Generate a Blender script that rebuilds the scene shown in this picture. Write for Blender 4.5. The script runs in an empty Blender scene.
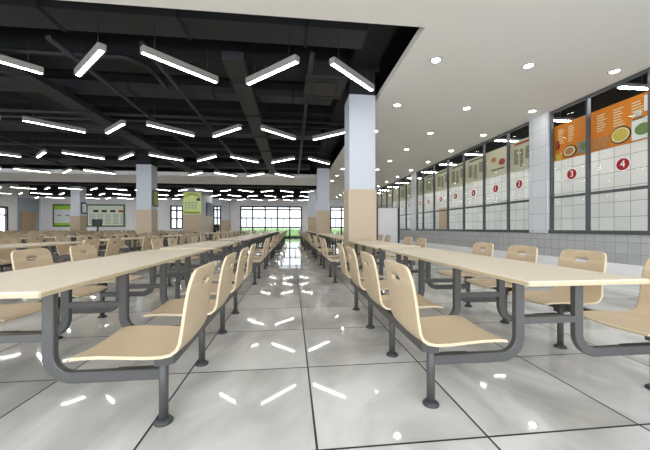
import bpy, bmesh, math, random
from mathutils import Vector, Matrix
random.seed(7)
U = 1.02                       # eye height in metres; lengths below are written in eye heights
scene = bpy.context.scene
COL = scene.collection
F, CX, CY = 303.0, 325.0, 228.0
TH = math.atan(33 / 303.0)
S_, C_ = math.sin(TH), math.cos(TH)

def onX(px, X):                # distance along the aisle of a line at X seen at column px
    r = (px - CX) / F
    return X * (C_ - r * S_) / (S_ + r * C_)
def onY(px, Y):
    r = (px - CX) / F
    return Y * (S_ + r * C_) / (C_ - r * S_)
def zat(py, X, Y):
    return 1 + (CY - py) / F * (X * S_ + Y * C_)

# ------------------------------------------------------------------ materials
def srgb(r, g, b):
    def f(c):
        c /= 255.0
        return c / 12.92 if c <= .04045 else ((c + .055) / 1.055) ** 2.4
    return (f(r), f(g), f(b), 1)

def new_mat(name):
    m = bpy.data.materials.new(name); m.use_nodes = True
    nt = m.node_tree; b = nt.nodes['Principled BSDF']
    return m, nt, b

def mat(name, col, rough=.5, metal=0.0, noise=0.0, nscale=8.0, stretch=(1, 1, 1), bump=0.0, emit=None, es=0.0, spec=.5):
    m, nt, b = new_mat(name)
    b.inputs['Roughness'].default_value = rough
    b.inputs['Metallic'].default_value = metal
    b.inputs['Specular IOR Level'].default_value = spec
    b.inputs['Base Color'].default_value = col
    if noise or bump:
        tc = nt.nodes.new('ShaderNodeTexCoord'); mp = nt.nodes.new('ShaderNodeMapping')
        mp.inputs['Scale'].default_value = stretch
        nz = nt.nodes.new('ShaderNodeTexNoise'); nz.inputs['Scale'].default_value = nscale
        nz.inputs['Detail'].default_value = 4
        nt.links.new(tc.outputs['Object'], mp.inputs[0]); nt.links.new(mp.outputs[0], nz.inputs['Vector'])
        if noise:
            mx = nt.nodes.new('ShaderNodeMix'); mx.data_type = 'RGBA'
            mx.inputs[6].default_value = tuple(c * (1 - noise) for c in col[:3]) + (1,)
            mx.inputs[7].default_value = tuple(min(1, c * (1 + noise * .6)) for c in col[:3]) + (1,)
            nt.links.new(nz.outputs['Fac'], mx.inputs[0]); nt.links.new(mx.outputs[2], b.inputs['Base Color'])
        if bump:
            bp = nt.nodes.new('ShaderNodeBump'); bp.inputs['Strength'].default_value = bump
            bp.inputs['Distance'].default_value = .01
            nt.links.new(nz.outputs['Fac'], bp.inputs['Height']); nt.links.new(bp.outputs[0], b.inputs['Normal'])
    if emit:
        b.inputs['Emission Color'].default_value = emit
        b.inputs['Emission Strength'].default_value = es
    return m

def tile_mat(name, col, joint, pitch, axes, rough=.2, jw=.03, vary=.05):
    """square tiles laid over two world axes, thin joints, slight tone change from tile to tile"""
    m, nt, b = new_mat(name)
    L = nt.links.new
    def math_(op, a, c=None):
        n = nt.nodes.new('ShaderNodeMath'); n.operation = op
        for i, v in enumerate((a, c)):
            if v is None: continue
            if isinstance(v, (int, float)): n.inputs[i].default_value = v
            else: L(v, n.inputs[i])
        return n.outputs[0]
    geo = nt.nodes.new('ShaderNodeNewGeometry'); sp = nt.nodes.new('ShaderNodeSeparateXYZ')
    L(geo.outputs['Position'], sp.inputs[0])
    cells, lines = [], []
    for ax, off in axes:
        v = math_('DIVIDE', math_('SUBTRACT', sp.outputs[ax], off * U), pitch * U)
        fl = math_('FLOOR', v); fr = math_('SUBTRACT', v, fl)
        d = math_('SUBTRACT', .5, math_('ABSOLUTE', math_('SUBTRACT', fr, .5)))
        cells.append(fl); lines.append(math_('LESS_THAN', d, jw / 2))
    line = math_('MAXIMUM', lines[0], lines[1])
    cv = nt.nodes.new('ShaderNodeCombineXYZ'); L(cells[0], cv.inputs[0]); L(cells[1], cv.inputs[1])
    wn = nt.nodes.new('ShaderNodeTexWhiteNoise'); wn.noise_dimensions = '3D'; L(cv.outputs[0], wn.inputs['Vector'])
    return m, nt, b, L, math_, line, wn, geo, sp

M = {}
def wall_tile(name, col, joint, pitch, axes, jw, rough=.22):
    m, nt, b, L, math_, line, wn, geo, sp = tile_mat(name, col, joint, pitch, axes, rough, jw)
    v = nt.nodes.new('ShaderNodeMix'); v.data_type = 'RGBA'
    v.inputs[6].default_value = tuple(c * .9 for c in col[:3]) + (1,); v.inputs[7].default_value = col
    L(wn.outputs['Value'], v.inputs[0])
    j = nt.nodes.new('ShaderNodeMix'); j.data_type = 'RGBA'
    L(line, j.inputs[0]); L(v.outputs[2], j.inputs[6]); j.inputs[7].default_value = joint
    L(j.outputs[2], b.inputs['Base Color']); b.inputs['Roughness'].default_value = rough
    return m

def floor_mat():
    m, nt, b, L, math_, line, wn, geo, sp = tile_mat('polished_floor_tile', None, None, .82, [(0, .113), (1, 1.358)], jw=.014)
    # every tile shows its own piece of a long soft veining
    ad = nt.nodes.new('ShaderNodeVectorMath'); ad.operation = 'MULTIPLY_ADD'
    L(wn.outputs['Color'], ad.inputs[0]); ad.inputs[1].default_value = (30, 30, 30); L(geo.outputs['Position'], ad.inputs[2])
    mp = nt.nodes.new('ShaderNodeMapping'); mp.inputs['Rotation'].default_value = (0, 0, .6)
    mp.inputs['Scale'].default_value = (1.0, .45, 1); L(ad.outputs[0], mp.inputs[0])
    nz = nt.nodes.new('ShaderNodeTexNoise'); nz.inputs['Scale'].default_value = 1.6; nz.inputs['Detail'].default_value = 5
    nz.inputs['Distortion'].default_value = 1.2; L(mp.outputs[0], nz.inputs['Vector'])
    cr = nt.nodes.new('ShaderNodeValToRGB'); L(nz.outputs['Fac'], cr.inputs[0])
    cr.color_ramp.elements[0].position = .3; cr.color_ramp.elements[0].color = srgb(174, 172, 167)
    cr.color_ramp.elements[1].position = .62; cr.color_ramp.elements[1].color = srgb(224, 223, 219)
    hs = nt.nodes.new('ShaderNodeHueSaturation'); L(cr.outputs[0], hs.inputs['Color'])
    L(math_('ADD', math_('MULTIPLY', wn.outputs['Value'], .06), .95), hs.inputs['Value'])
    j = nt.nodes.new('ShaderNodeMix'); j.data_type = 'RGBA'; L(line, j.inputs[0]); L(hs.outputs[0], j.inputs[6])
    j.inputs[7].default_value = srgb(42, 42, 40)
    L(j.outputs[2], b.inputs['Base Color'])
    L(math_('ADD', math_('MULTIPLY', line, .5), .042), b.inputs['Roughness'])
    b.inputs['Specular IOR Level'].default_value = .45
    return m

M['floor'] = floor_mat()
M['white'] = mat('white_paint', srgb(248, 249, 250), .7, noise=.02, nscale=2)
M['soffit'] = mat('warm_white_ceiling_paint', srgb(236, 233, 226), .8, noise=.015, nscale=1.5)
M['bluewhite'] = mat('cool_white_column_paint', srgb(198, 203, 212), .6, noise=.02, nscale=2)
M['bluegrey'] = mat('blue_grey_paint', srgb(168, 178, 190), .6, noise=.03)
M['dark'] = mat('black_ceiling_paint', srgb(24, 25, 28), .75, noise=.15, nscale=1.5)
M['dark2'] = mat('charcoal_duct_paint', srgb(38, 39, 43), .55, noise=.12, nscale=1.5)
M['steel'] = mat('grey_powder_coated_steel', srgb(84, 83, 81), .4, metal=.1, noise=.05, nscale=20)
M['foot'] = mat('dark_rubber_foot', srgb(58, 60, 62), .5)
M['frame'] = mat('dark_grey_window_frame', srgb(86, 89, 92), .42, metal=.1, noise=.04)
M['winframe'] = mat('near_black_window_frame', srgb(40, 46, 52), .45)
M['top'] = mat('pale_beige_laminate', srgb(224, 211, 188), .38, noise=.05, nscale=5, stretch=(14, 1, 1))
M['topedge'] = mat('beige_edge_band', srgb(198, 182, 150), .4)
M['ply'] = mat('beech_plywood', srgb(202, 180, 148), .42, noise=.09, nscale=5, stretch=(2, 14, 2))
M['plyedge'] = mat('pale_plywood_edge', srgb(208, 190, 158), .5, noise=.08, nscale=40, stretch=(1, 1, 12))
M['clad'] = mat('wood_cladding', srgb(190, 172, 147), .45, noise=.08, nscale=5, stretch=(8, 8, .8))
M['doorwood'] = mat('brown_door_wood', srgb(190, 165, 132), .5, noise=.12, nscale=6, stretch=(6, 6, .6))
M['tile'] = wall_tile('small_grey_white_wall_tile', srgb(190, 192, 194), srgb(158, 162, 166), .215, [(1, 0), (2, .93)], .06)
M['ptile'] = wall_tile('white_pier_tile', srgb(222, 226, 232), srgb(182, 188, 196), .43, [(1, .1), (2, .93)], .03)
M['ktile'] = wall_tile('white_kitchen_tile', srgb(228, 228, 226), srgb(150, 152, 152), .4, [(1, .05), (2, .1)], .035)
M['lamp'] = mat('lit_diffuser', srgb(250, 250, 250), .5, emit=(1, .98, .95, 1), es=27.0)
M['klamp'] = mat('lit_kitchen_diffuser', srgb(250, 250, 250), .5, emit=(1, .99, .97, 1), es=62.0)
M['dlamp'] = mat('lit_downlight_lens', srgb(250, 250, 250), .5, emit=(1, .95, .88, 1), es=60.0)
M['housing'] = mat('light_grey_lamp_housing', srgb(140, 138, 134), .5)
M['chrome'] = mat('pale_metal_ring', srgb(190, 190, 188), .3, metal=.5)
M['orange'] = mat('orange_print', srgb(232, 134, 28), .4, noise=.08, nscale=1.2)
M['cream'] = mat('cream_print', srgb(240, 226, 186), .45)
M['beige'] = mat('beige_menu_print', srgb(228, 220, 192), .45, noise=.1, nscale=3)
M['ink'] = mat('dark_olive_print', srgb(118, 112, 88), .5)
M['redprint'] = mat('brick_red_print', srgb(186, 84, 60), .5)
M['red'] = mat('glossy_red_vinyl', srgb(158, 16, 28), .3)
M['whitevinyl'] = mat('white_vinyl', srgb(245, 244, 240), .4)
M['bowl'] = mat('dark_bowl_print', srgb(66, 40, 26), .4)
M['food1'] = mat('yellow_soup_print', srgb(222, 196, 84), .5, noise=.25, nscale=12)
M['food2'] = mat('mixed_dish_print', srgb(206, 140, 84), .5, noise=.45, nscale=14)
M['food3'] = mat('green_dish_print', srgb(122, 150, 84), .5, noise=.4, nscale=14)
M['lime'] = mat('lime_green_print', srgb(166, 222, 56), .5, noise=.1)
M['olive'] = mat('yellow_green_print', srgb(150, 168, 60), .5, noise=.4, nscale=6)
M['ygreen'] = mat('pale_yellow_green_print', srgb(208, 222, 140), .5, noise=.1)
M['palegreen'] = mat('pale_green_print', srgb(232, 242, 222), .5, noise=.06)
M['dkgreen'] = mat('dark_green_frame', srgb(66, 104, 60), .45)
M['paleprint'] = mat('pale_grey_print', srgb(236, 242, 244), .5, noise=.1)
M['greyprint'] = mat('grey_print', srgb(140, 152, 150), .5)
M['black'] = mat('black_plastic', srgb(24, 25, 30), .35)
M['navy'] = mat('navy_print', srgb(44, 56, 96), .4, noise=.5, nscale=8)
M['board'] = mat('white_board_panel', srgb(246, 247, 248), .4)
M['grass'] = mat('grass', srgb(170, 188, 140), .9, noise=.3, nscale=3)
M['hedge'] = mat('hedge_leaves', srgb(150, 170, 118), .9, noise=.5, nscale=4)

def glass_mat():
    m = bpy.data.materials.new('clear_glass'); m.use_nodes = True
    nt = m.node_tree; nt.nodes.clear()
    o = nt.nodes.new('ShaderNodeOutputMaterial'); mx = nt.nodes.new('ShaderNodeMixShader')
    t = nt.nodes.new('ShaderNodeBsdfTransparent'); t.inputs[0].default_value = (.95, .97, .97, 1)
    g = nt.nodes.new('ShaderNodeBsdfGlossy'); g.inputs['Roughness'].default_value = 0.0
    fr = nt.nodes.new('ShaderNodeFresnel'); fr.inputs[0].default_value = 1.2
    ge = nt.nodes.new('ShaderNodeNewGeometry'); mu = nt.nodes.new('ShaderNodeMath'); mu.operation = 'MULTIPLY_ADD'
    mu.inputs[1].default_value = -1; mu.inputs[2].default_value = 1; nt.links.new(ge.outputs['Backfacing'], mu.inputs[0])
    m2 = nt.nodes.new('ShaderNodeMath'); m2.operation = 'MULTIPLY'
    nt.links.new(fr.outputs[0], m2.inputs[0]); nt.links.new(mu.outputs[0], m2.inputs[1]); nt.links.new(m2.outputs[0], mx.inputs[0]); nt.links.new(t.outputs[0], mx.inputs[1]); nt.links.new(g.outputs[0], mx.inputs[2])
    nt.links.new(mx.outputs[0], o.inputs[0])
    return m
M['glass'] = glass_mat()

# ------------------------------------------------------------------ mesh builder (coordinates in eye heights)
class MB:
    def __init__(s): s.v, s.f, s.m, s.sm = [], [], [], []
    def add(s, vs, fs, mi=0, smooth=False):
        o = len(s.v); s.v += [tuple(v) for v in vs]
        for f in fs: s.f.append(tuple(i + o for i in f)); s.m.append(mi); s.sm.append(smooth)
        return s
    def box(s, x0, y0, z0, x1, y1, z1, mi=0):
        x0, x1 = sorted((x0, x1)); y0, y1 = sorted((y0, y1)); z0, z1 = sorted((z0, z1))
        return s.add([(x0,y0,z0),(x1,y0,z0),(x1,y1,z0),(x0,y1,z0),(x0,y0,z1),(x1,y0,z1),(x1,y1,z1),(x0,y1,z1)],
              [(0,3,2,1),(4,5,6,7),(0,1,5,4),(1,2,6,5),(2,3,7,6),(3,0,4,7)], mi)
    def cbox(s, x0, y0, z0, x1, y1, z1, c, mi=0):
        """box with chamfered vertical and top/bottom edges"""
        def ring(z, i):
            return [(x0+i+c,y0+i,z),(x1-i-c,y0+i,z),(x1-i,y0+i+c,z),(x1-i,y1-i-c,z),(x1-i-c,y1-i,z),(x0+i+c,y1-i,z),(x0+i,y1-i-c,z),(x0+i,y0+i+c,z)]
        vs = ring(z0, c) + ring(z0 + c, 0) + ring(z1 - c, 0) + ring(z1, c)
        fs = [tuple(range(7, -1, -1)), tuple(range(24, 32))]
        for r in range(3):
            for k in range(8):
                a = r*8+k; b_ = r*8+(k+1) % 8
                fs.append((a, b_, b_+8, a+8))
        return s.add(vs, fs, mi)
    def tube(s, pts, rx, rb=None, n=12, mi=0, caps=True, sq=False):
        """round or oval tube; rx in the plane of the bend, rb across it"""
        rb = rb or rx; P = [Vector(p) for p in pts]; vs, fs = [], []
        t0 = (P[1] - P[0]).normalized()
        side = None
        for i in range(1, len(P) - 1):
            c = (P[i] - P[i-1]).cross(P[i+1] - P[i])
            if c.length > 1e-6: side = c.normalized(); break
        if side is None:
            side = t0.cross(Vector((0, 0, 1)))
            side = Vector((0, 1, 0)) if side.length < 1e-4 else side.normalized()
        for i, p in enumerate(P):
            if i == 0: t = P[1] - P[0]
            elif i == len(P) - 1: t = P[-1] - P[-2]
            else: t = (P[i] - P[i-1]).normalized() + (P[i+1] - P[i]).normalized()
            t.normalize(); nrm = side.cross(t).normalized()
            for k in range(n):
                a = 2 * math.pi * k / n
                ca, sa = math.cos(a), math.sin(a)
                if sq:      # rectangular tube with small rounded corners, the corners at every third point
                    q = ((1, .8), (.8, 1), (-.8, 1), (-1, .8), (-1, -.8), (-.8, -1), (.8, -1), (1, -.8))[k]; ca, sa = q
                vs.append(p + nrm * (rx * ca) + side * (rb * sa))
        for i in range(len(P) - 1):
            for k in range(n):
                a, b_ = i*n+k, i*n+(k+1) % n
                fs.append((a, b_, b_+n, a+n))
        s.add(vs, fs, mi, not sq)
        if caps:
            o = len(s.v) - len(vs)
            s.f.append(tuple(o + k for k in range(n-1, -1, -1))); s.m.append(mi); s.sm.append(False)
            s.f.append(tuple(o + (len(P)-1)*n + k for k in range(n))); s.m.append(mi); s.sm.append(False)
        return s
    def lathe(s, prof, cx=0, cy=0, n=20, mi=0, smooth=True):
        vs, fs = [], []
        for r, z in prof:
            for k in range(n):
                a = 2*math.pi*k/n; vs.append((cx + r*math.cos(a), cy + r*math.sin(a), z))
        for i in range(len(prof)-1):
            for k in range(n):
                a, b_ = i*n+k, i*n+(k+1) % n
                fs.append((a, b_, b_+n, a+n))
        fs.append(tuple(range(n-1, -1, -1))); fs.append(tuple((len(prof)-1)*n+k for k in range(n)))
        return s.add(vs, fs, mi, smooth)
    def disc_x(s, x0, x1, cy, cz, r, rz=None, n=28, mi=0):
        """flat round plate standing on a wall whose normal is X"""
        rz = rz or r; vs = []
        for x in (x0, x1):
            for k in range(n):
                a = 2*math.pi*k/n; vs.append((x, cy + r*math.cos(a), cz + rz*math.sin(a)))
        fs = [tuple(range(n)), tuple(range(2*n-1, n-1, -1))] + [(k, n+k, n+(k+1) % n, (k+1) % n) for k in range(n)]
        return s.add(vs, fs, mi)
    def mesh(s, name, mats):
        me = bpy.data.meshes.new(name)
        me.from_pydata([(x*U, y*U, z*U) for x, y, z in s.v], [], s.f)
        for m in (mats if isinstance(mats, (list, tuple)) else [mats]): me.materials.append(M[m])
        me.polygons.foreach_set('material_index', s.m)
        me.polygons.foreach_set('use_smooth', s.sm)
        bm = bmesh.new(); bm.from_mesh(me); bmesh.ops.recalc_face_normals(bm, faces=bm.faces); bm.to_mesh(me); bm.free()
        return me

def link(name, data, parent=None, loc=(0, 0, 0), rotz=0.0):
    o = bpy.data.objects.new(name, data); COL.objects.link(o)
    o.location = Vector(loc) * U; o.rotation_euler = (0, 0, rotz)
    if parent: o.parent = parent
    return o
def build(name, mb, mats, parent=None, loc=(0, 0, 0), rotz=0.0): return link(name, mb.mesh(name, mats), parent, loc, rotz)
def tag(o, label, cat, group=None):
    o['label'] = label; o['category'] = cat
    if group: o['group'] = group
    return o
def struct(o, label=None):
    o['kind'] = 'structure'
    if label: o['label'] = label
    return o
def copy_tree(o, parent=None):
    c = o.copy(); COL.objects.link(c); c.parent = parent
    for ch in list(o.children): copy_tree(ch, c)
    return c
ORD = ['nearest', 'second', 'third', 'fourth', 'fifth', 'sixth', 'seventh', 'eighth', 'ninth', 'tenth', 'eleventh', 'twelfth',
       'thirteenth', 'fourteenth', 'fifteenth', 'sixteenth', 'seventeenth', 'eighteenth', 'nineteenth', 'twentieth']

# ------------------------------------------------------------------ room
WX, FY, LX, BY = 6.41, 30.9, -23.2, -3.2      # serving wall, far wall, left wall, how far the room is built behind the camera
SOF, DK = 3.9, 4.95
KX = 8.6                                      # kitchen back wall
struct(build('floor', MB().box(LX-.3, BY, -.15, KX+.3, FY+.3, 0), 'floor'))
struct(build('ceiling', MB().box(LX-.3, BY, DK, KX+.3, FY+.3, DK+.2), 'dark'), 'black painted open ceiling slab')
struct(build('ceiling_soffit', MB().box(1.92, BY, SOF, WX+.02, FY, SOF+.14).box(LX, BY, SOF, 1.92, 4.2, SOF+.14), 'soffit'), 'plain white dropped ceiling beside the black open ceiling')
struct(build('ceiling_band', MB().box(LX, 17.5, SOF, 1.9, 20.7, SOF+.2), 'white'), 'white dropped ceiling band across the black ceiling')
# the same ceiling continues flat over the bays by the far windows
# far wall with its window openings
def wall_with_holes(name, y0, y1, xa, xb, ztop, holes, m, label=None):
    mb = MB(); x = xa
    for (h0, h1, z0, z1) in sorted(holes):
        mb.box(x, y0, 0, h0, y1, ztop)
        if z0 > 0: mb.box(h0, y0, 0, h1, y1, z0)
        if z1 < ztop: mb.box(h0, y0, z1, h1, y1, ztop)
        x = h1
    mb.box(x, y0, 0, xb, y1, ztop)
    return struct(build(name, mb, m), label)
fw = [(onY(170, FY), onY(183, FY), .9, 3.2), (onY(213, FY), onY(221, FY), .6, 3.2), (onY(240, FY), onY(302, FY), 0, 3.2), (onY(330, FY), onY(375, FY), 0, 3.2)]
wall_with_holes('wall_back', FY, FY+.25, LX-.3, KX+.3, DK, fw, 'white', 'white far wall with dark framed windows')
def far_window(n, h, cols, rails, subs, label):
    x0, x1, z0, z1 = h; t = .07
    mb = MB().box(x0, FY+.02, z0, x0+t*2, FY+.14, z1).box(x1-2*t, FY+.02, z0, x1, FY+.14, z1).box(x0, FY+.02, z1-2*t, x1, FY+.14, z1).box(x0, FY+.02, z0, x1, FY+.14, z0+2*t)
    for i in range(1, cols):
        x = x0 + (x1-x0)*i/cols; mb.box(x-t, FY+.02, z0, x+t, FY+.14, z1)
    for z in rails: mb.box(x0, FY+.03, z-t, x1, FY+.13, z+t)
    if subs:
        for i in range(cols):
            x = x0 + (x1-x0)*(i+.5)/cols; mb.box(x-t*.8, FY+.03, rails[-1], x+t*.8, FY+.13, rails[0])
    w = struct(build('window_%d' % n, mb, 'winframe'), label)
    build('window_glass', MB().box(x0+.02, FY+.07, z0+.02, x1-.02, FY+.085, z1-.02), 'glass', w)
far_window(1, fw[0], 2, [1.9, 2.7], False, 'narrow dark framed window on the far wall')
far_window(2, fw[1], 2, [1.2, 2.0, 2.8], False, 'narrow dark framed window behind the wide green panelled column')
far_window(3, fw[2], 5, [2.0, 2.85, 1.05], False, 'wide dark framed window wall closing the aisle')
far_window(4, fw[3], 4, [2.0, 2.85, 1.05], False, 'dark framed window wall right of the aisle')
for w, h, cols in (('window_3', fw[2], 5), ('window_4', fw[3], 4)):
    mb = MB()
    for i in range(cols):
        x = h[0] + (h[1]-h[0])*(i+.5)/cols
        mb.box(x-.04, FY+.03, 1.05, x+.04, FY+.13, 2.0)
    build('glazing_bar', mb, 'winframe', bpy.data.objects[w])
# left wall with window, recess and door
lw = MB()
yA, yB = onX(0, LX)-2.2, onX(8, LX)
lw.box(LX-.25, 8, 0, LX, yA, DK).box(LX-.25, yA, 0, LX, yB, .6).box(LX-.25, yA, 2.75, LX, yB, DK).box(LX-.25, yB, 0, LX, FY, DK)
struct(build('wall_left', lw, 'white'), 'white side wall with a door and window')
w = struct(build('window_5', MB().box(LX-.15, yA, .6, LX+.02, yA+.12, 2.75).box(LX-.15, yB-.14, .6, LX+.02, yB, 2.75).box(LX-.15, yA, 2.6, LX+.02, yB, 2.75)
     .box(LX-.15, yA, 2.0, LX+.02, yB, 2.1).box(LX-.15, yA, .6, LX+.02, yB, .7).box(LX-.15, (yA+yB)/2-.06, .6, LX+.02, (yA+yB)/2+.06, 2.6), 'winframe'), 'black framed window in the side wall')
build('window_glass', MB().box(LX-.1, yA+.05, .65, LX-.08, yB-.05, 2.7), 'glass', w)
yC, yD = onX(17, LX), onX(38.5, LX)
struct(build('wall_left_panel', MB().box(LX, yC, 0, LX+.06, yD, 3.62), 'bluegrey'), 'blue grey wall panel around the brown door')
d0, d1 = onX(20.8, LX), onX(32.3, LX)
door = struct(build('door_1', MB().box(LX+.06, d0, 0, LX+.14, d1, 2.3), 'doorwood'), 'brown wooden double door in the side wall')
build('door_frame', MB().box(LX+.06, d0-.14, 0, LX+.18, d0, 2.44).box(LX+.06, d1, 0, LX+.18, d1+.14, 2.44).box(LX+.06, d0, 2.3, LX+.18, d1, 2.44), 'doorwood', door)
build('door_handle', MB().cbox(LX+.14, (d0+d1)/2+.05, 1.0, LX+.19, (d0+d1)/2+.09, 1.2, .005), 'chrome', door)

# columns
COLS = []
def column(x0, x1, y0, y1, ztop, zc, label):
    COLS.append((x0, x1, y0, y1))
    c = struct(build('column', MB().cbox(x0, y0, 0, x1, y1, ztop, .012), 'bluewhite'), label)
    if zc: build('wood_cladding', MB().cbox(x0-.02, y0-.02, 0, x1+.02, y1+.02, zc, .006), 'clad', c)
    build('column_head', MB().box(x0+.01, y0+.01, ztop, x1-.01, y1-.01, DK), 'dark', c)
    return c
for k in range(3):
    column(1.23, 1.81, 6.45+8.17*k, 7.05+8.17*k, SOF, 1.84, ORD[k] + ' white column right of the aisle, wood clad below')
cl1 = column(onY(136, 14.6), onY(151.3, 14.6), 14.6, 15.2, SOF, 1.84, 'white column left of the aisle with a green side sign')
cl3 = column(onY(70.4, 22.8), onY(80, 22.8), 22.8, 23.45, SOF, 1.84, 'white column in front of the green notice boards')
c2x0, c2x1 = onY(183.3, 22.8), onY(201.7, 22.8)
cl2 = column(c2x0, c2x1, 22.8, 26.0, SOF, 1.95, 'wide wood clad column with green graphic panel')
column(onY(221, 30.3), onY(229, 30.3), 30.3, FY, SOF, 1.8, 'slim white column against the far wall')
x1 = onY(151.3, 14.6)
p = tag(build('column_sign', MB().box(x1+.02, 14.64, 2.0, x1+.07, 15.16, 2.76), 'bowl'), 'green and yellow sign on the side of a white column', 'sign')
build('sign_print', MB().box(x1+.07, 14.7, 2.07, x1+.078, 15.1, 2.69), 'olive', p)
x1 = onY(80, 22.8)
p = tag(build('column_sign', MB().box(x1+.02, 22.84, 2.0, x1+.07, 23.4, 2.8), 'navy'), 'framed teal sign on the column before the notice boards', 'sign')
build('sign_print', MB().box(x1+.07, 22.92, 2.1, x1+.078, 23.32, 2.7), 'paleprint', p)
p = tag(build('graphic_panel', MB().box(c2x0+.02, 22.74, 2.0, c2x1-.02, 22.77, 3.6), 'ygreen'), 'pale green graphic panel on the wide column', 'panel')
g = MB()
for i in range(10):
    a0, a1 = math.pi*(.15+.07*i), math.pi*(.15+.07*(i+1)); xm = (c2x0+c2x1)/2
    g.add([(xm+.6*math.cos(a0), 22.735, 2.95+.42*math.sin(a0)), (xm+.6*math.cos(a1), 22.735, 2.95+.42*math.sin(a1)),
           (xm+.6*math.cos(a1), 22.735, 3.03+.48*math.sin(a1)), (xm+.6*math.cos(a0), 22.735, 3.03+.48*math.sin(a0))], [(0, 1, 2, 3)])
g.box(c2x0+.1, 22.725, 2.05, c2x1-.1, 22.74, 2.18)
build('green_arc', g, 'olive', p)['kind'] = 'stuff'
build('print_mark', MB().box(xm+.3, 22.725, 2.95, xm+.55, 22.738, 3.15), 'black', p)
g = MB()
for i in range(4):
    for j in range(3): g.box(xm-.5+.22*i, 22.728, 2.4+.18*j, xm-.34+.22*i, 22.738, 2.5+.18*j)
build('print_text', g, 'greyprint', p)['kind'] = 'stuff'
p = tag(build('framed_picture', MB().box(c2x1+.02, 23.9, 1.95, c2x1+.08, 25.6, 2.95), 'black'), 'dark blue framed picture on side of the wide column', 'picture')
build('picture_print', MB().box(c2x1+.08, 24.0, 2.03, c2x1+.088, 25.5, 2.87), 'navy', p)
bx = onY(87, 22.9)
t = tag(build('television', MB().cbox(bx-.05, 23.5, 1.12, bx+.62, 23.58, 1.62, .01), 'black'), 'black flat television on a stand beside the notice board column', 'television')
build('stand_pole', MB().box(bx+.25, 23.55, .03, bx+.33, 23.62, 1.2), 'black', t)
build('stand_base', MB().cbox(bx+.02, 23.4, 0, bx+.55, 23.8, .03, .008), 'black', t)
bx = onY(214, 26.3)
t = tag(build('drinks_dispenser', MB().cbox(bx, 26.2, 0, bx+.42, 26.6, 1.32, .02), 'black'), 'black upright dispenser beside the wide green panelled column', 'dispenser')
build('tap', MB().box(bx+.15, 26.14, .9, bx+.27, 26.2, .98), 'chrome', t)

# notice boards on the far wall
def notice(px0, px1, label, kind):
    a, b_ = onY(px0, FY), onY(px1, FY); z0, z1 = zat(226.8, a, FY), zat(204.2, a, FY); Y = FY-.02
    p = tag(build('notice_board', MB().box(a, Y-.06, z0, b_, Y, z1), 'dkgreen'), label, 'notice board', 'green framed notice boards')
    build('printed_sheet', MB().box(a+.13, Y-.07, z0+.13, b_-.13, Y-.06, z1-.13), 'palegreen' if kind else 'paleprint', p)
    g = MB()
    if kind:
        for i in range(4): build('print_heading', MB().box(a+.6+.75*i, Y-.08, z1-.75, a+1.05+.75*i, Y-.07, z1-.55), 'redprint' if i == 3 else 'black', p)
        g = MB()
        for i in range(5):
            for j in range(5): g.box(a+.3+.68*i, Y-.08, z0+.3+.2*j, a+.8+.68*i, Y-.07, z0+.36+.2*j)
        build('print_text', g, 'greyprint', p)['kind'] = 'stuff'
    else:
        g.box(a+.13, Y-.08, z1-.5, b_-.13, Y-.07, z1-.13).box(a+.13, Y-.08, z0+.13, b_-.13, Y-.07, z0+.36)
        build('print_band', g, 'lime', p)['kind'] = 'stuff'
        g = MB()
        for i in range(4): g.box(a+.4+.7*i, Y-.08, z0+1.0, a+.75+.7*i, Y-.07, z0+1.12)
        build('print_text', g, 'greyprint', p)['kind'] = 'stuff'
notice(53.3, 85.5, 'green framed notice board with bright green bands, left of two', 0)
notice(87, 125.3, 'green framed notice board with four dark headings, right of two', 1)

# ------------------------------------------------------------------ serving wall on the right
SZ = .93
mull = [onX(p_, WX) for p_ in (649.5, 587, 552.5)]
pierA = (onX(549.5, WX), onX(531, WX)); bay = 8.17
SM = [onX(p_, WX) for p_ in (507.5, 483.4, 463.2, 447.3, 433.6, 422.7, 414)]
YE = 30.9
struct(build('wall_right', MB().box(WX, BY, 0, WX+.16, YE, SZ-.06), 'tile'), 'small square tiled wall below the serving windows')
struct(build('baseboard_right', MB().box(WX-.012, BY, 0, WX, YE, .3), 'white'), 'white skirting along the tiled serving wall')
struct(build('wall_right_header', MB().box(WX+.04, BY, SOF+.14, WX+.16, YE, DK), 'dark'))
piers = [(pierA[0]+bay*k, pierA[1]+bay*k) for k in (-1, 0, 1, 2)]
for k, (a, b_) in enumerate(piers):
    struct(build('wall_pier', MB().cbox(WX-.06, a, SZ-.06, WX+.1, b_, SOF+.1, .008), 'ptile'), 'white tiled pier between serving windows')
n = 6; panes = []
bays = [(piers[0][1], piers[1][0], [piers[0][1]+1.05*i for i in range(1, 5)] + [mull[0], mull[1]]),
        (piers[1][1], piers[2][0], SM[:-1]),
        (piers[2][1], piers[3][0], [y+bay for y in SM[:-1]]),
        (piers[3][1], YE, [piers[3][1]+1.1*i for i in range(1, 5)])]
for bi, (a, b_, ms) in enumerate(bays):
    ms = [y for y in ms if a+.3 < y < b_-.3]
    t = .022; fd0, fd1 = WX+.0, WX+.07
    mb = MB().box(fd0-.04, a, SZ-.06, fd1+.05, b_, SZ+.02).box(fd0, a, SOF-.06, fd1, b_, SOF)
    mb.box(fd0, a, 1.75-.028, fd1, b_, 1.75+.028)
    for y in [a+.04] + ms + [b_-.04]: mb.box(fd0-.01, y-t, SZ, fd1, y+t, SOF)
    w = struct(build('window_%d' % n, mb, 'frame'), 'dark framed serving window in front of the kitchen'); n += 1
    build('window_glass', MB().box(WX+.04, a, SZ, WX+.046, b_, SOF-.03), 'glass', w)
    e = [a+.04] + ms + [b_-.04]
    for i in range(len(e)-1): panes.append((bi, e[i]+t, e[i+1]-t, .13 if i == len(e)-2 else .015))
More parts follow.
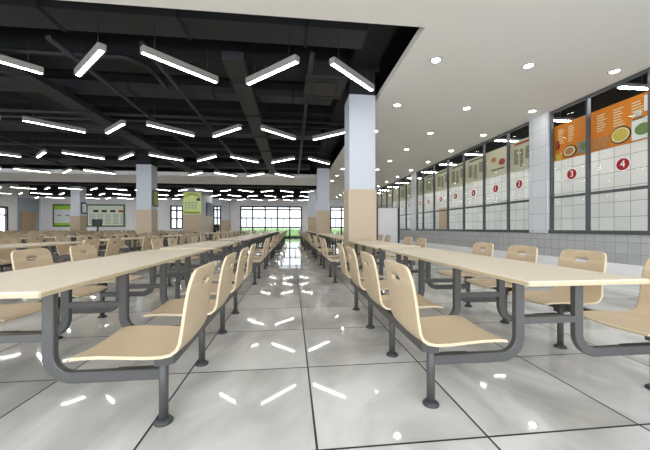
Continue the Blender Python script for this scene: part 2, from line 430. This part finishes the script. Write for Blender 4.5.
# kitchen behind
struct(build('wall_kitchen', MB().box(KX, BY, 0, KX+.2, YE, 3.55), 'ktile'), 'white tiled kitchen wall behind the serving windows')
struct(build('wall_kitchen_upper', MB().box(KX-.02, BY, 3.55, KX+.2, YE, DK), 'dark'))
struct(build('wall_kitchen_end', MB().box(WX+.16, BY-.1, 0, KX, BY, DK), 'ktile'))
dk0, dk1 = onX(449, KX), onX(440, KX)
dr = struct(build('door_2', MB().cbox(KX-.06, dk0, 0, KX, dk1, 2.15, .01), 'doorwood'), 'brown door at the back of the kitchen')
build('door_handle', MB().tube([(KX-.06, dk0+.12, 1.0), (KX-.1, dk0+.12, 1.0), (KX-.1, dk0+.22, 1.0)], .012), 'chrome', dr)
struct(build('kitchen_counter', MB().box(KX-.7, BY, 0, KX-.02, 16, .8), 'white'), 'white counter along the kitchen back wall')

BT, BB = 3.53, 2.66
BX = WX+.125
def strip(mb, y0, y1, z0, z1, mi=0, dx=.012): mb.box(BX-dx, y0, z0, BX, y1, z1, mi)
ids = {}
for (bi, a, b_, ex) in panes:
    if bi == 0 and a < 3.5: continue
    i = ids.get(bi, 0); ids[bi] = i+1
vis = [p_ for p_ in panes if p_[0] > 0 or p_[1] > 4.8 or (p_[1] < 5.42 < p_[2])]
vis.sort(key=lambda p_: p_[1])
oranges = [p_ for p_ in vis if p_[0] == 0]
for q, (bi, a, b_, ex) in enumerate(vis):
    orange = bi == 0
    far = a > 17
    X = WX+.066
    if orange:
        nm = {0: 'cut off at the right edge'}.get(q, '')
        lab = ['orange menu board with bowls and white dish, above the number four sign',
               'orange menu board with two bowls, above the number three sign'][min(1, q - (len(oranges)-2))] if q >= len(oranges)-2 else 'orange menu board nearest the camera'
    else:
        k = q - len(oranges)
        lab = 'beige menu board in the serving window, %s beyond the tiled pier' % ('first' if k == 0 else ORD[k])
    X = BX
    bd = tag(build('menu_board', MB().box(X, a-.015, BB, X+.03, b_+ex, BT), 'orange' if orange else 'beige'), lab, 'menu board', 'menu boards across the serving windows')
    W_ = b_-a
    if orange:
        g = MB()                              # camera looks along +X: near (small Y) is on the right
        cols = 3 if W_ > .95 else 2
        for c in range(cols):
            y = b_ - W_*(.08+.3*c)
            for r in range(7):
                strip(g, y-W_*random.uniform(.12, .2), y, BT-.14-.055*r, BT-.12-.055*r)
        build('menu_text', g, 'cream', bd)['kind'] = 'stuff'
        if W_ > .95:
            g = MB(); strip(g, b_-W_*.3, b_-.01, BB+.01, BB+.27); build('dish_photo', g, 'food2', bd)
            g = MB().disc_x(X-.012, X, b_-W_*.5, BB+.2, W_*.17, .17, mi=0).disc_x(X-.018, X-.012, b_-W_*.5, BB+.2, W_*.15, .145, mi=1).disc_x(X-.022, X-.018, b_-W_*.5, BB+.2, W_*.13, .12, mi=2)
            build('soup_bowl_photo', g, ['bowl', 'cream', 'food1'], bd)
            g = MB(); strip(g, a, a+W_*.32, BB+.02, BB+.42); g.disc_x(X-.018, X-.012, a+W_*.15, BB+.2, W_*.12, .11, mi=1)
            build('white_dish_photo', g, ['whitevinyl', 'food3'], bd)
            g = MB(); strip(g, a+.05, a+.15, BT-.35, BT-.06); strip(g, a+.2, a+.32, BT-.42, BT-.3)
            build('board_title', g, 'whitevinyl', bd)
        else:
            g = MB().disc_x(X-.012, X, b_-W_*.42, BB+.16, W_*.2, .14).disc_x(X-.016, X-.012, b_-W_*.42, BB+.16, W_*.17, .115, mi=1).disc_x(X-.02, X-.016, b_-W_*.42, BB+.16, W_*.13, .085, mi=2)
            build('noodle_bowl_photo', g, ['bowl', 'cream', 'food2'], bd)
            g = MB(); strip(g, a, a+W_*.34, BB+.04, BB+.3); g.disc_x(X-.018, X-.012, a+W_*.17, BB+.18, W_*.1, .08, mi=1)
            build('green_dish_photo', g, ['greyprint', 'food3'], bd)
            g = MB().disc_x(X-.012, X, b_-W_*.06, BB+.38, W_*.06, .1).disc_x(X-.016, X-.012, b_-W_*.06, BB+.38, W_*.05, .07, mi=1); strip(g, b_-W_*.16, b_, BB, BB+.16, 2)
            build('snack_photo', g, ['bowl', 'redprint', 'food1'], bd)['kind'] = 'stuff'
    elif not far:
        k = q - len(oranges)
        if k == 1:
            g = MB().disc_x(X-.012, X, b_-W_*.3, BB+.55, .12, .08).disc_x(X-.014, X, a+W_*.35, BB+.42, .14, .1, mi=1); strip(g, b_-W_*.75, b_-W_*.2, BB+.2, BB+.24, 2)
            build('print_picture', g, ['food2', 'redprint', 'ink'], bd)
        else:
            g = MB(); strip(g, a+W_*.15, b_-W_*.15, BT-.12, BT-.06, 1 if k == 0 else 0)
            for (u0, u1, z0, z1) in ((.12, .34, .3, .7), (.45, .6, .12, .62), (.68, .88, .2, .7)):
                for r in range(int((z1-z0)/.05)):
                    strip(g, a+W_*u0, a+W_*u1, BB+z0+.05*r, BB+z0+.05*r+.028)
            build('menu_text', g, ['ink', 'redprint'], bd)['kind'] = 'stuff'
    # round number sign
    cy = (a+b_)/2 if not orange else [None, None, None][0] or (a+b_)/2
    if orange and q == len(oranges)-1: cy = onX(570.6, WX)
    if orange and q == len(oranges)-2: cy = onX(621.5, WX)
    if orange and q < len(oranges)-2: continue
    k = q - len(oranges)
    num = '4' if k == -2 else '3' if k == -1 else '2' if k == 0 else '1' if k == 1 else None
    lab = {-2: 'round red number 4 sign on the serving window', -1: 'round red number 3 sign on the serving window',
           0: 'round red number 2 sign beside the tiled pier', 1: 'round red number 1 sign on the serving window'}.get(k, 'round red sign on glass below the %s beige menu board from the pier' % ORD[min(k, 19)])
    r = .118
    X2 = WX+.04
    sg = tag(build('number_sign', MB().disc_x(X2-.008, X2-.001, cy, 2.25, r*(1.1 if orange else 1.25)), 'whitevinyl'), lab, 'sign', 'round red signs on the serving windows')
    build('red_disc', MB().disc_x(X2-.014, X2-.008, cy, 2.25, r), 'red', sg)
    if num:
        cu = bpy.data.curves.new('numeral', 'FONT'); cu.body = num; cu.size = .2*U; cu.extrude = .001
        cu.align_x = 'CENTER'; cu.align_y = 'CENTER'; cu.materials.append(M['whitevinyl'])
        tmp = bpy.data.objects.new('tmp', cu); me = bpy.data.meshes.new_from_object(tmp); bpy.data.objects.remove(tmp)
        o = link('numeral', me, sg, (X2-.016, cy, 2.25)); o.rotation_euler = (math.pi/2, 0, -math.pi/2)
    elif not far:
        build('numeral', MB().box(X2-.018, cy-.02, 2.2, X2-.014, cy+.02, 2.3), 'whitevinyl', sg)

# kitchen lamps
for i in range(12):
    y = 3.67+1.93*i
    if y > 29: break
    k = tag(build('kitchen_lamp', MB().box(-.55, -.05, 0, .55, .05, .07), 'housing', None, (7.3, y, 3.93)), 'white tube lamp behind the serving windows, %s along from the camera' % ORD[i], 'ceiling light', 'tube lamps in the kitchen')
    build('diffuser', MB().box(-.53, -.04, -.012, .53, .04, 0), 'klamp', k)
    build('hanging_rod', MB().tube([(0, 0, .07), (0, 0, DK-3.93)], .008, n=6), 'steel', k)

# free-standing white panel by the serving wall
px0, px1 = onY(377.5, 14.9), onY(398, 14.9)
p = tag(build('partition_screen', MB().cbox(px0, 14.9, .12, px1, 14.96, zat(208, px0, 14.9), .005), 'board'), 'white standing screen with dark posts near the serving wall', 'screen')
zt = zat(208, px0, 14.9)
for x in (px0-.03, px1+.03): build('post', MB().box(x-.045, 14.86, 0, x+.045, 14.96, zt+.02).box(x-.045, 14.7, 0, x+.045, 15.16, .05), 'winframe', p)

# ------------------------------------------------------------------ ceiling services
for k in range(-1, 4):
    y = 6.45+8.17*k
    if y > BY: struct(build('ceiling_beam', MB().box(LX, y, 4.4, 1.9, y+.6, DK), 'dark'))
for k in range(0, 3): struct(build('ceiling_beam', MB().box(1.23-8.2*k, 4.25, 4.46, 1.81-8.2*k, FY, DK), 'dark'))
yj = 5.5; 
for i in range(14):
    y = 5.75+1.9*i
    if y < FY-1: struct(build('ceiling_joist', MB().box(LX, y, 4.62, 1.9, y+.2, DK), 'dark'))
def duct(x0, x1, y0, y1, z0, z1, label, ribs=True, along='x'):
    d = tag(build('air_duct', MB().box(x0, y0, z0, x1, y1, z1), 'dark2'), label, 'air duct')
    if ribs:
        a, b_ = (x0, x1) if along == 'x' else (y0, y1); t = a+.8
        while t < b_:
            if along == 'x': build('duct_flange', MB().box(t, y0-.02, z0-.02, t+.05, y1+.02, z1+.01), 'dark', d)
            else: build('duct_flange', MB().box(x0-.02, t, z0-.02, x1+.02, t+.05, z1+.01), 'dark', d)
            t += 1.9
    return d
duct(-12, 1.2, 4.7, 5.2, 4.125, 4.455, 'wide black air duct just behind the white ceiling edge')
duct(-16, 1.0, 7.5, 7.9, 4.22, 4.39, 'flat black air duct behind the first column')
duct(-20, 1.0, 10.6, 11.1, 4.22, 4.45, 'black air duct crossing the ceiling over the middle of hall')
duct(-20, 1.0, 16.4, 16.9, 4.22, 4.45, 'black air duct crossing just before the white ceiling band')
duct(-1.25, -.87, 5.6, 17.3, 4.02, 4.18, 'narrow black air duct running along the hall left of aisle', True, 'y')
duct(-5.52, -5.08, 5.6, 17.3, 3.98, 4.12, 'broad flat air duct running along the hall far left', True, 'y')
pl = [(.353, 'thin black pipe over the aisle'), (-2.47, 'thin black pipe second from the aisle'), (-3.88, 'black pipe beside the broad flat duct'), (-9.54, 'black pipe left of the first left column line'), (-10.95, 'black pipe toward the left of ceiling')]
for x, l in pl:
    o = tag(build('ceiling_pipe', MB().tube([(x, 5.3, 4.05), (x, 17.3, 4.05)], .045, n=10), 'dark2'), l, 'pipe', 'black pipes under the ceiling')
    build('pipe_hanger', MB().tube([(x, 8, 4.05), (x, 8, DK)], .012, n=6).tube([(x, 13, 4.05), (x, 13, DK)], .012, n=6), 'dark', o)
for y, l in ((6.2, 'black cross pipe before the first column line'), (9.4, 'black cross pipe over the second table'), (9.9, 'second black cross pipe beyond the first column'), (13.1, 'black cross pipe before second column')):
    pth = [(-14, y, 4.28), (-3.2, y, 4.28), (-2.9, y+.3, 4.28), (-2.9, y+1.2, 4.28)] if y == 6.2 else [(-16, y, 4.3), (1.7, y, 4.3)]
    o = tag(build('cross_pipe', MB().tube(pth, .05, n=10), 'dark2'), l, 'pipe', 'black cross pipes under the ceiling')
    build('pipe_hanger', MB().tube([(-6.8, y, 4.3), (-6.8, y, DK)], .012, n=6), 'dark', o)
struct(build('ceiling_beam', MB().box(LX, 29.6, 3.92, 1.9, FY, DK), 'dark'))
struct(build('ceiling_beam', MB().box(LX, 22.95, 4.05, 1.9, 23.5, DK), 'dark'))
# ceiling air conditioner
ac = tag(build('ceiling_air_conditioner', MB().cbox(.27, 5.95, 3.98, 1.12, 6.95, 4.03, .01).box(.4, 6.1, 4.03, 1.0, 6.8, 4.38), 'dark2'), 'dark square ceiling air conditioner cassette near the first column', 'air conditioner')
build('intake_grille', MB().box(.46, 6.16, 3.965, .94, 6.76, 3.98), 'black', ac)
for b_ in ((.45, 6.03, .95, 6.09), (.45, 6.82, .95, 6.88), (.33, 6.2, .4, 6.7), (1.0, 6.2, 1.07, 6.7)): build('air_louvre', MB().box(b_[0], b_[1], 3.968, b_[2], b_[3], 3.98), 'black', ac)
for x in (.45, .95): build('hanging_rod', MB().tube([(x, 6.45, 4.38), (x, 6.45, DK)], .01, n=6), 'dark', ac)

# hanging linear lights in zigzag rows
HL, ZL = .61, 3.555
def make_lamp(wl):
    e = link('linear_light', None)
    build('lamp_housing', MB().cbox(-HL, -.055, .03, HL, .055, .13, .006), 'housing', e)
    build('lamp_diffuser', MB().box(-HL+.015, -.027, .024, HL-.015, .027, .029), 'lamp', e)
    for s in (-1, 1): build('suspension_wire', MB().tube([(s*HL*.7, 0, .12), (s*HL*.7, 0, wl)], .005, n=4), 'dark2', e)
    return e

for r in range(8):
    lamp0 = None
    y = 5.15+3.3*r
    if 16.5 < y < 21.3: continue
    for i in range(17):
        x = 1.06-1.413*i
        if x < LX+1 or x < -1.0*y-1.6: continue
        if any(ax-.5 < x < bx_+.5 and ay-.5 < y < by_+.5 for ax, bx_, ay, by_ in COLS): continue
        if lamp0 is None: o = lamp0 = make_lamp(.56 if r == 0 else .84)
        else: o = copy_tree(lamp0)
        o.location = Vector((x, y, ZL)) * U
        o.rotation_euler = (0, 0, math.radians(44 if (i+r) % 2 == 0 else -44))
        tag(o, 'slim white linear ceiling light, %s row from camera, %s counted from the right' % (ORD[r], 'first' if i == 0 else ORD[i]), 'ceiling light', 'zigzag linear ceiling lights')

# recessed downlights
def make_down():
    e = link('downlight', None)
    build('trim_ring', MB().lathe([(.105, 0), (.1, -.012), (.078, -.014), (.072, 0)], n=24), 'chrome', e)
    build('lamp_lens', MB().lathe([(.072, -.002), (.07, -.008), (.02, -.011)], n=24), 'dlamp', e)
    return e
dn = make_down(); first = True
for r in range(14):
    y = 4.99+1.93*(r-1)
    for i, x in enumerate((2.47, 4.2, 5.93)):
        if y > FY-.5: continue
        o = dn if first else copy_tree(dn); first = False
        o.location = Vector((x, y, SOF)) * U
        tag(o, 'round recessed downlight, %s line, %s from the camera' % (('line beside black ceiling', 'middle line', 'line beside serving windows')[i].replace(' line', '').replace('line ', ''), 'nearest' if r == 0 else ORD[r]), 'downlight', 'recessed downlights in the white ceiling')

# ------------------------------------------------------------------ canteen tables with fixed seats
HW, ZU, ZT = .343, .708, .735
def seat_mesh(lo=False):
    """bent plywood shell; x outward from the table, y across, with a grip slot near the top"""
    prof = [(.412, .411), (.424, .417), (.452, .422), (.54, .424), (.64, .418), (.73, .412), (.80, .412), (.842, .42), (.87, .44), (.885, .472),
            (.893, .53), (.902, .60), (.914, .675), (.9205, .71), (.9235, .7245), (.9265, .739), (.934, .765), (.940, .787), (.944, .803), (.946, .811)]
    ts = [-1, -.965, -.88, -.62, -.34, -.22, 0, .22, .34, .62, .88, .965, 1]
    hw = [.203, .211, .216, .218, .218, .218, .217, .216, .214, .212, .208, .207, .207, .206, .205, .204, .2, .192, .176, .15]
    if lo: idx = [0, 3, 6, 8, 9, 11, 15, 17, 19]; ts = [-1, -.6, 0, .6, 1]; prof = [prof[i] for i in idx]; hw = [hw[i] for i in idx]
    nt_ = len(ts)
    bm = bmesh.new(); V = []
    for (x, z), w_ in zip(prof, hw):
        row = []
        for t in ts:
            dish = .012 * (1 - t*t)
            back = z > .47
            row.append(bm.verts.new((( x + (dish if back else 0))*U, t*w_*U, (z - (0 if back else dish))*U)))
        V.append(row)
    R0 = 13      # slot rows 13..15, columns |t|<.34
    for i in range(len(prof)-1):
        for j in range(nt_-1):
            if not lo and i in (R0, R0+1):
                if 5 <= j <= 6: continue
                if j in (4, 7):
                    o_, n_ = (4, 5) if j == 4 else (8, 7)
                    mid = V[R0+1][o_]
                    if i == R0: tri = (mid, V[R0][o_], V[R0][n_])
                    else: tri = (mid, V[R0+2][o_], V[R0+2][n_])
                    bm.faces.new(tri); continue
            bm.faces.new((V[i][j], V[i+1][j], V[i+1][j+1], V[i][j+1]))
    bmesh.ops.recalc_face_normals(bm, faces=bm.faces)
    loose = [v for v in bm.verts if not v.link_faces]
    bmesh.ops.delete(bm, geom=loose, context='VERTS')
    orig = set(bm.faces)
    bmesh.ops.solidify(bm, geom=list(bm.faces), thickness=.0135*U)
    bmesh.ops.recalc_face_normals(bm, faces=bm.faces)
    me = bpy.data.meshes.new('seat_shell'); 
    for f in bm.faces: f.smooth = True
    # rim faces: very thin ones joining the two skins
    for f in bm.faces:
        ls = sorted(e.calc_length() for e in f.edges)
        if len(f.verts) == 4 and abs(ls[0]-.0135*U) < .004*U and abs(ls[1]-.0135*U) < .004*U and ls[2] > .0:
            if not lo: f.material_index = 1; f.smooth = False
    bm.to_mesh(me); bm.free()
    me.materials.append(M['ply']); me.materials.append(M['plyedge'])
    return me
SEAT, SEATLO = seat_mesh(), seat_mesh(True)
def arc(cx, cz, r, a0, a1, n, y):
    return [(cx + r*math.cos(math.radians(a0+(a1-a0)*k/n)), y, cz + r*math.sin(math.radians(a0+(a1-a0)*k/n))) for k in range(n+1)]
UX, PX, AZ = .19, .727, .255
def arm_mb(n=8, k=9):      # upright and arm in one bent tube, x outward
    R = .115
    pts = [(UX, 0, ZU-.004)] + arc(UX+R, AZ+R, R, 180, 270, k, 0) + [(PX, 0, AZ)]
    return MB().tube(pts, .027, .02, n=8, sq=True)
ARM = arm_mb().mesh('support_arm', 'steel')
POST = MB().tube([(PX, 0, .012), (PX, 0, .395)], .023, n=14).box(PX-.035, -.03, .30, PX+.035, .03, .404).mesh('post', 'steel')
FOOT = MB().lathe([(.046, 0), (.046, .008), (.034, .02), (.026, .024)], PX, 0, n=20).mesh('foot_plate', 'foot')
CROSS = MB().box(-UX, -.018, .44, UX, .018, .478).mesh('cross_bar', 'steel')
BRK = MB().box(.50, -.022, AZ+.028, PX, .022, AZ+.03).box(PX-.04, -.09, .392, PX+.09, .09, .404).box(.56, -.012, .385, PX, .012, .404).mesh('seat_bracket', 'steel')
LEG = MB().box(-.028, -.018, .02, .028, .018, ZU-.002).mesh('table_leg', 'steel')
LFOOT = MB().lathe([(.046, 0), (.046, .008), (.034, .02)], 0, 0, n=16).mesh('foot_plate', 'foot')

def top_mesh(L):
    mb = MB().cbox(-HW, 0, ZU, HW, L, ZT, .006)
    for i in range(len(mb.m)): pass
    me = mb.mesh('tabletop', ['top', 'topedge'])
    for p_ in me.polygons:
        if abs(p_.normal.z) < .5: p_.material_index = 1
    return me
TYPES = {'A': (2.53, [.265+.667*k for k in range(4)], []),
         'B': (2.2, [1.3, 1.967], [.2]), 'C': (2.2, [.265, .932], [1.95])}
def joined(meshes_at, name):   # one mesh out of shared pieces
    mb_v, mb_f, mb_m, mats, sm = [], [], [], [], []
    for me, (x, y, rot) in meshes_at:
        o = len(mb_v); c, s = math.cos(rot), math.sin(rot)
        for v in me.vertices: mb_v.append((v.co.x*c - v.co.y*s + x*U, v.co.x*s + v.co.y*c + y*U, v.co.z))
        mi = []
        for m_ in me.materials:
            if m_ not in mats: mats.append(m_)
            mi.append(mats.index(m_))
        for p_ in me.polygons: mb_f.append([i+o for i in p_.vertices]); mb_m.append(mi[p_.material_index]); sm.append(p_.use_smooth)
    me = bpy.data.meshes.new(name); me.from_pydata(mb_v, [], mb_f)
    for m_ in mats: me.materials.append(m_)
    me.polygons.foreach_set('material_index', mb_m); me.polygons.foreach_set('use_smooth', sm)
    return me
def make_table(T, lod):
    L, st, legs = TYPES[T]; e = link('canteen_table', None)
    top = link('tabletop', top_mesh(L), e)
    PI = math.pi
    if lod == 0:
        for y in st:
            for r in (0, PI):
                link('seat_shell', SEAT, e, (0, y, 0), r)
                link('support_arm', ARM, e, (0, y, 0), r)
                p_ = link('post', POST, e, (0, y, 0), r); link('foot_plate', FOOT, p_)
                link('seat_bracket', BRK, e, (0, y, 0), r)
            link('cross_bar', CROSS, e, (0, y, 0))
        for y in legs:
            for x in (-UX, UX):
                l = link('table_leg', LEG, e, (x, y, 0)); link('foot_plate', LFOOT, l)
            link('cross_bar', CROSS, e, (0, y, 0))
        for s in (-1, 1):
            build('seat_rail', MB().cbox(min(s*(PX+.026), s*(PX+.066)), st[0]-.035, .308, max(s*(PX+.026), s*(PX+.066)), st[-1]+.035, .372, .005), 'steel', e)
    else:
        pcs = []
        for y in st:
            for r in (0, PI):
                link('seat_shell', SEATLO, e, (0, y, 0), r)
        fr = []
        arm = arm_mb(6, 3).mesh('x', 'steel')
        post = MB().tube([(PX, 0, 0), (PX, 0, .4)], .023, n=6).tube([(PX, 0, 0), (PX, 0, .015)], .046, n=8).mesh('x', 'steel')
        for y in st:
            fr = [(CROSS, (0, 0, 0))]
            for r in (0, PI): fr += [(arm, (0, 0, r)), (post, (0, 0, r))]
            link('support_frame', joined(fr, 'support_frame'), e, (0, y, 0))
        for y in legs:
            link('leg_frame', joined([(CROSS, (0, 0, 0)), (LEG, (-UX, 0, 0)), (LEG, (UX, 0, 0))], 'leg_frame'), e, (0, y, 0))
    return e
protos = {}
slots = [(1.38, 'A'), (4.2, 'B')]
for b0 in (6.45, 14.62, 22.79): slots += [(b0+.8, 'C'), (b0+3.13, 'A')] + ([(b0+5.95, 'B')] if b0 < 22 else [])
ROWN = ['row right of the aisle', 'row left of the aisle', 'second row left of the aisle', 'third row left of the aisle', 'fourth row left of the aisle',
        'fifth row left of aisle', 'sixth row left of aisle', 'seventh row left of aisle', 'eighth row left of aisle']
cnt = 0
for k in range(9):
    x = 1.51-2.895*k; c = 0
    for (y, T) in slots:
        L = TYPES[T][0]
        if (x+1.0) < -.985*(y+L)-.1: continue
        if k == 3 and 22 < y < 27: continue
        if k == 0 and False: continue
        d = y*C_ + x*S_
        lod = 0 if d < 11.5 else 1 if d < 20 else 2
        key = (T, lod)
        if key in protos: o = copy_tree(protos[key])
        else: o = protos[key] = make_table(T, lod)
        o.location = Vector((x, y, 0)) * U
        c += 1; cnt += 1
        tag(o, 'beige canteen table, %s from camera in the %s' % (ORD[c-1], ROWN[k]), 'table', 'canteen tables in long rows')
print('tables', cnt)

# ------------------------------------------------------------------ outdoors
struct(build('ground', MB().box(-60, FY+.3, -.25, 40, FY+90, -.15), 'grass'), 'grass outside the far windows')
h = MB()
tag(build('hedge', MB().cbox(-30, FY+9, -.15, 30, FY+11, .95, .2), 'hedge'), 'green hedge outside the far windows', 'hedge')

w = bpy.data.worlds.new('sky'); scene.world = w; w.use_nodes = True
nt = w.node_tree; bg = nt.nodes['Background']
tc = nt.nodes.new('ShaderNodeTexCoord'); sp = nt.nodes.new('ShaderNodeSeparateXYZ'); cr = nt.nodes.new('ShaderNodeValToRGB')
nt.links.new(tc.outputs['Generated'], sp.inputs[0]); nt.links.new(sp.outputs[2], cr.inputs[0]); nt.links.new(cr.outputs[0], bg.inputs[0])
cr.color_ramp.elements[0].position = 0; cr.color_ramp.elements[0].color = (.93, .965, 1, 1)
cr.color_ramp.elements[1].position = .5; cr.color_ramp.elements[1].color = (.76, .86, 1, 1)
mr = nt.nodes.new('ShaderNodeMapRange'); nt.links.new(sp.outputs[1], mr.inputs[0])   # brighter half of the sky lies behind the camera
mr.inputs[1].default_value = -.6; mr.inputs[2].default_value = .6; mr.inputs[3].default_value = 3.7; mr.inputs[4].default_value = 2.3
nt.links.new(mr.outputs[0], bg.inputs[1])

# ------------------------------------------------------------------ camera and view
cam = bpy.data.cameras.new('camera'); co = bpy.data.objects.new('camera', cam); COL.objects.link(co)
co.location = (0, 0, U); co.rotation_euler = (math.pi/2, 0, -TH)
cam.sensor_width = 36; cam.lens = F/650*36; cam.shift_y = 3/650.0; cam.clip_end = 300; cam.clip_start = .05
scene.camera = co
vs = scene.view_settings
vs.view_transform = 'Standard'; vs.look = 'None'; vs.gamma = 1; vs.use_curve_mapping = False; vs.exposure = 0.22
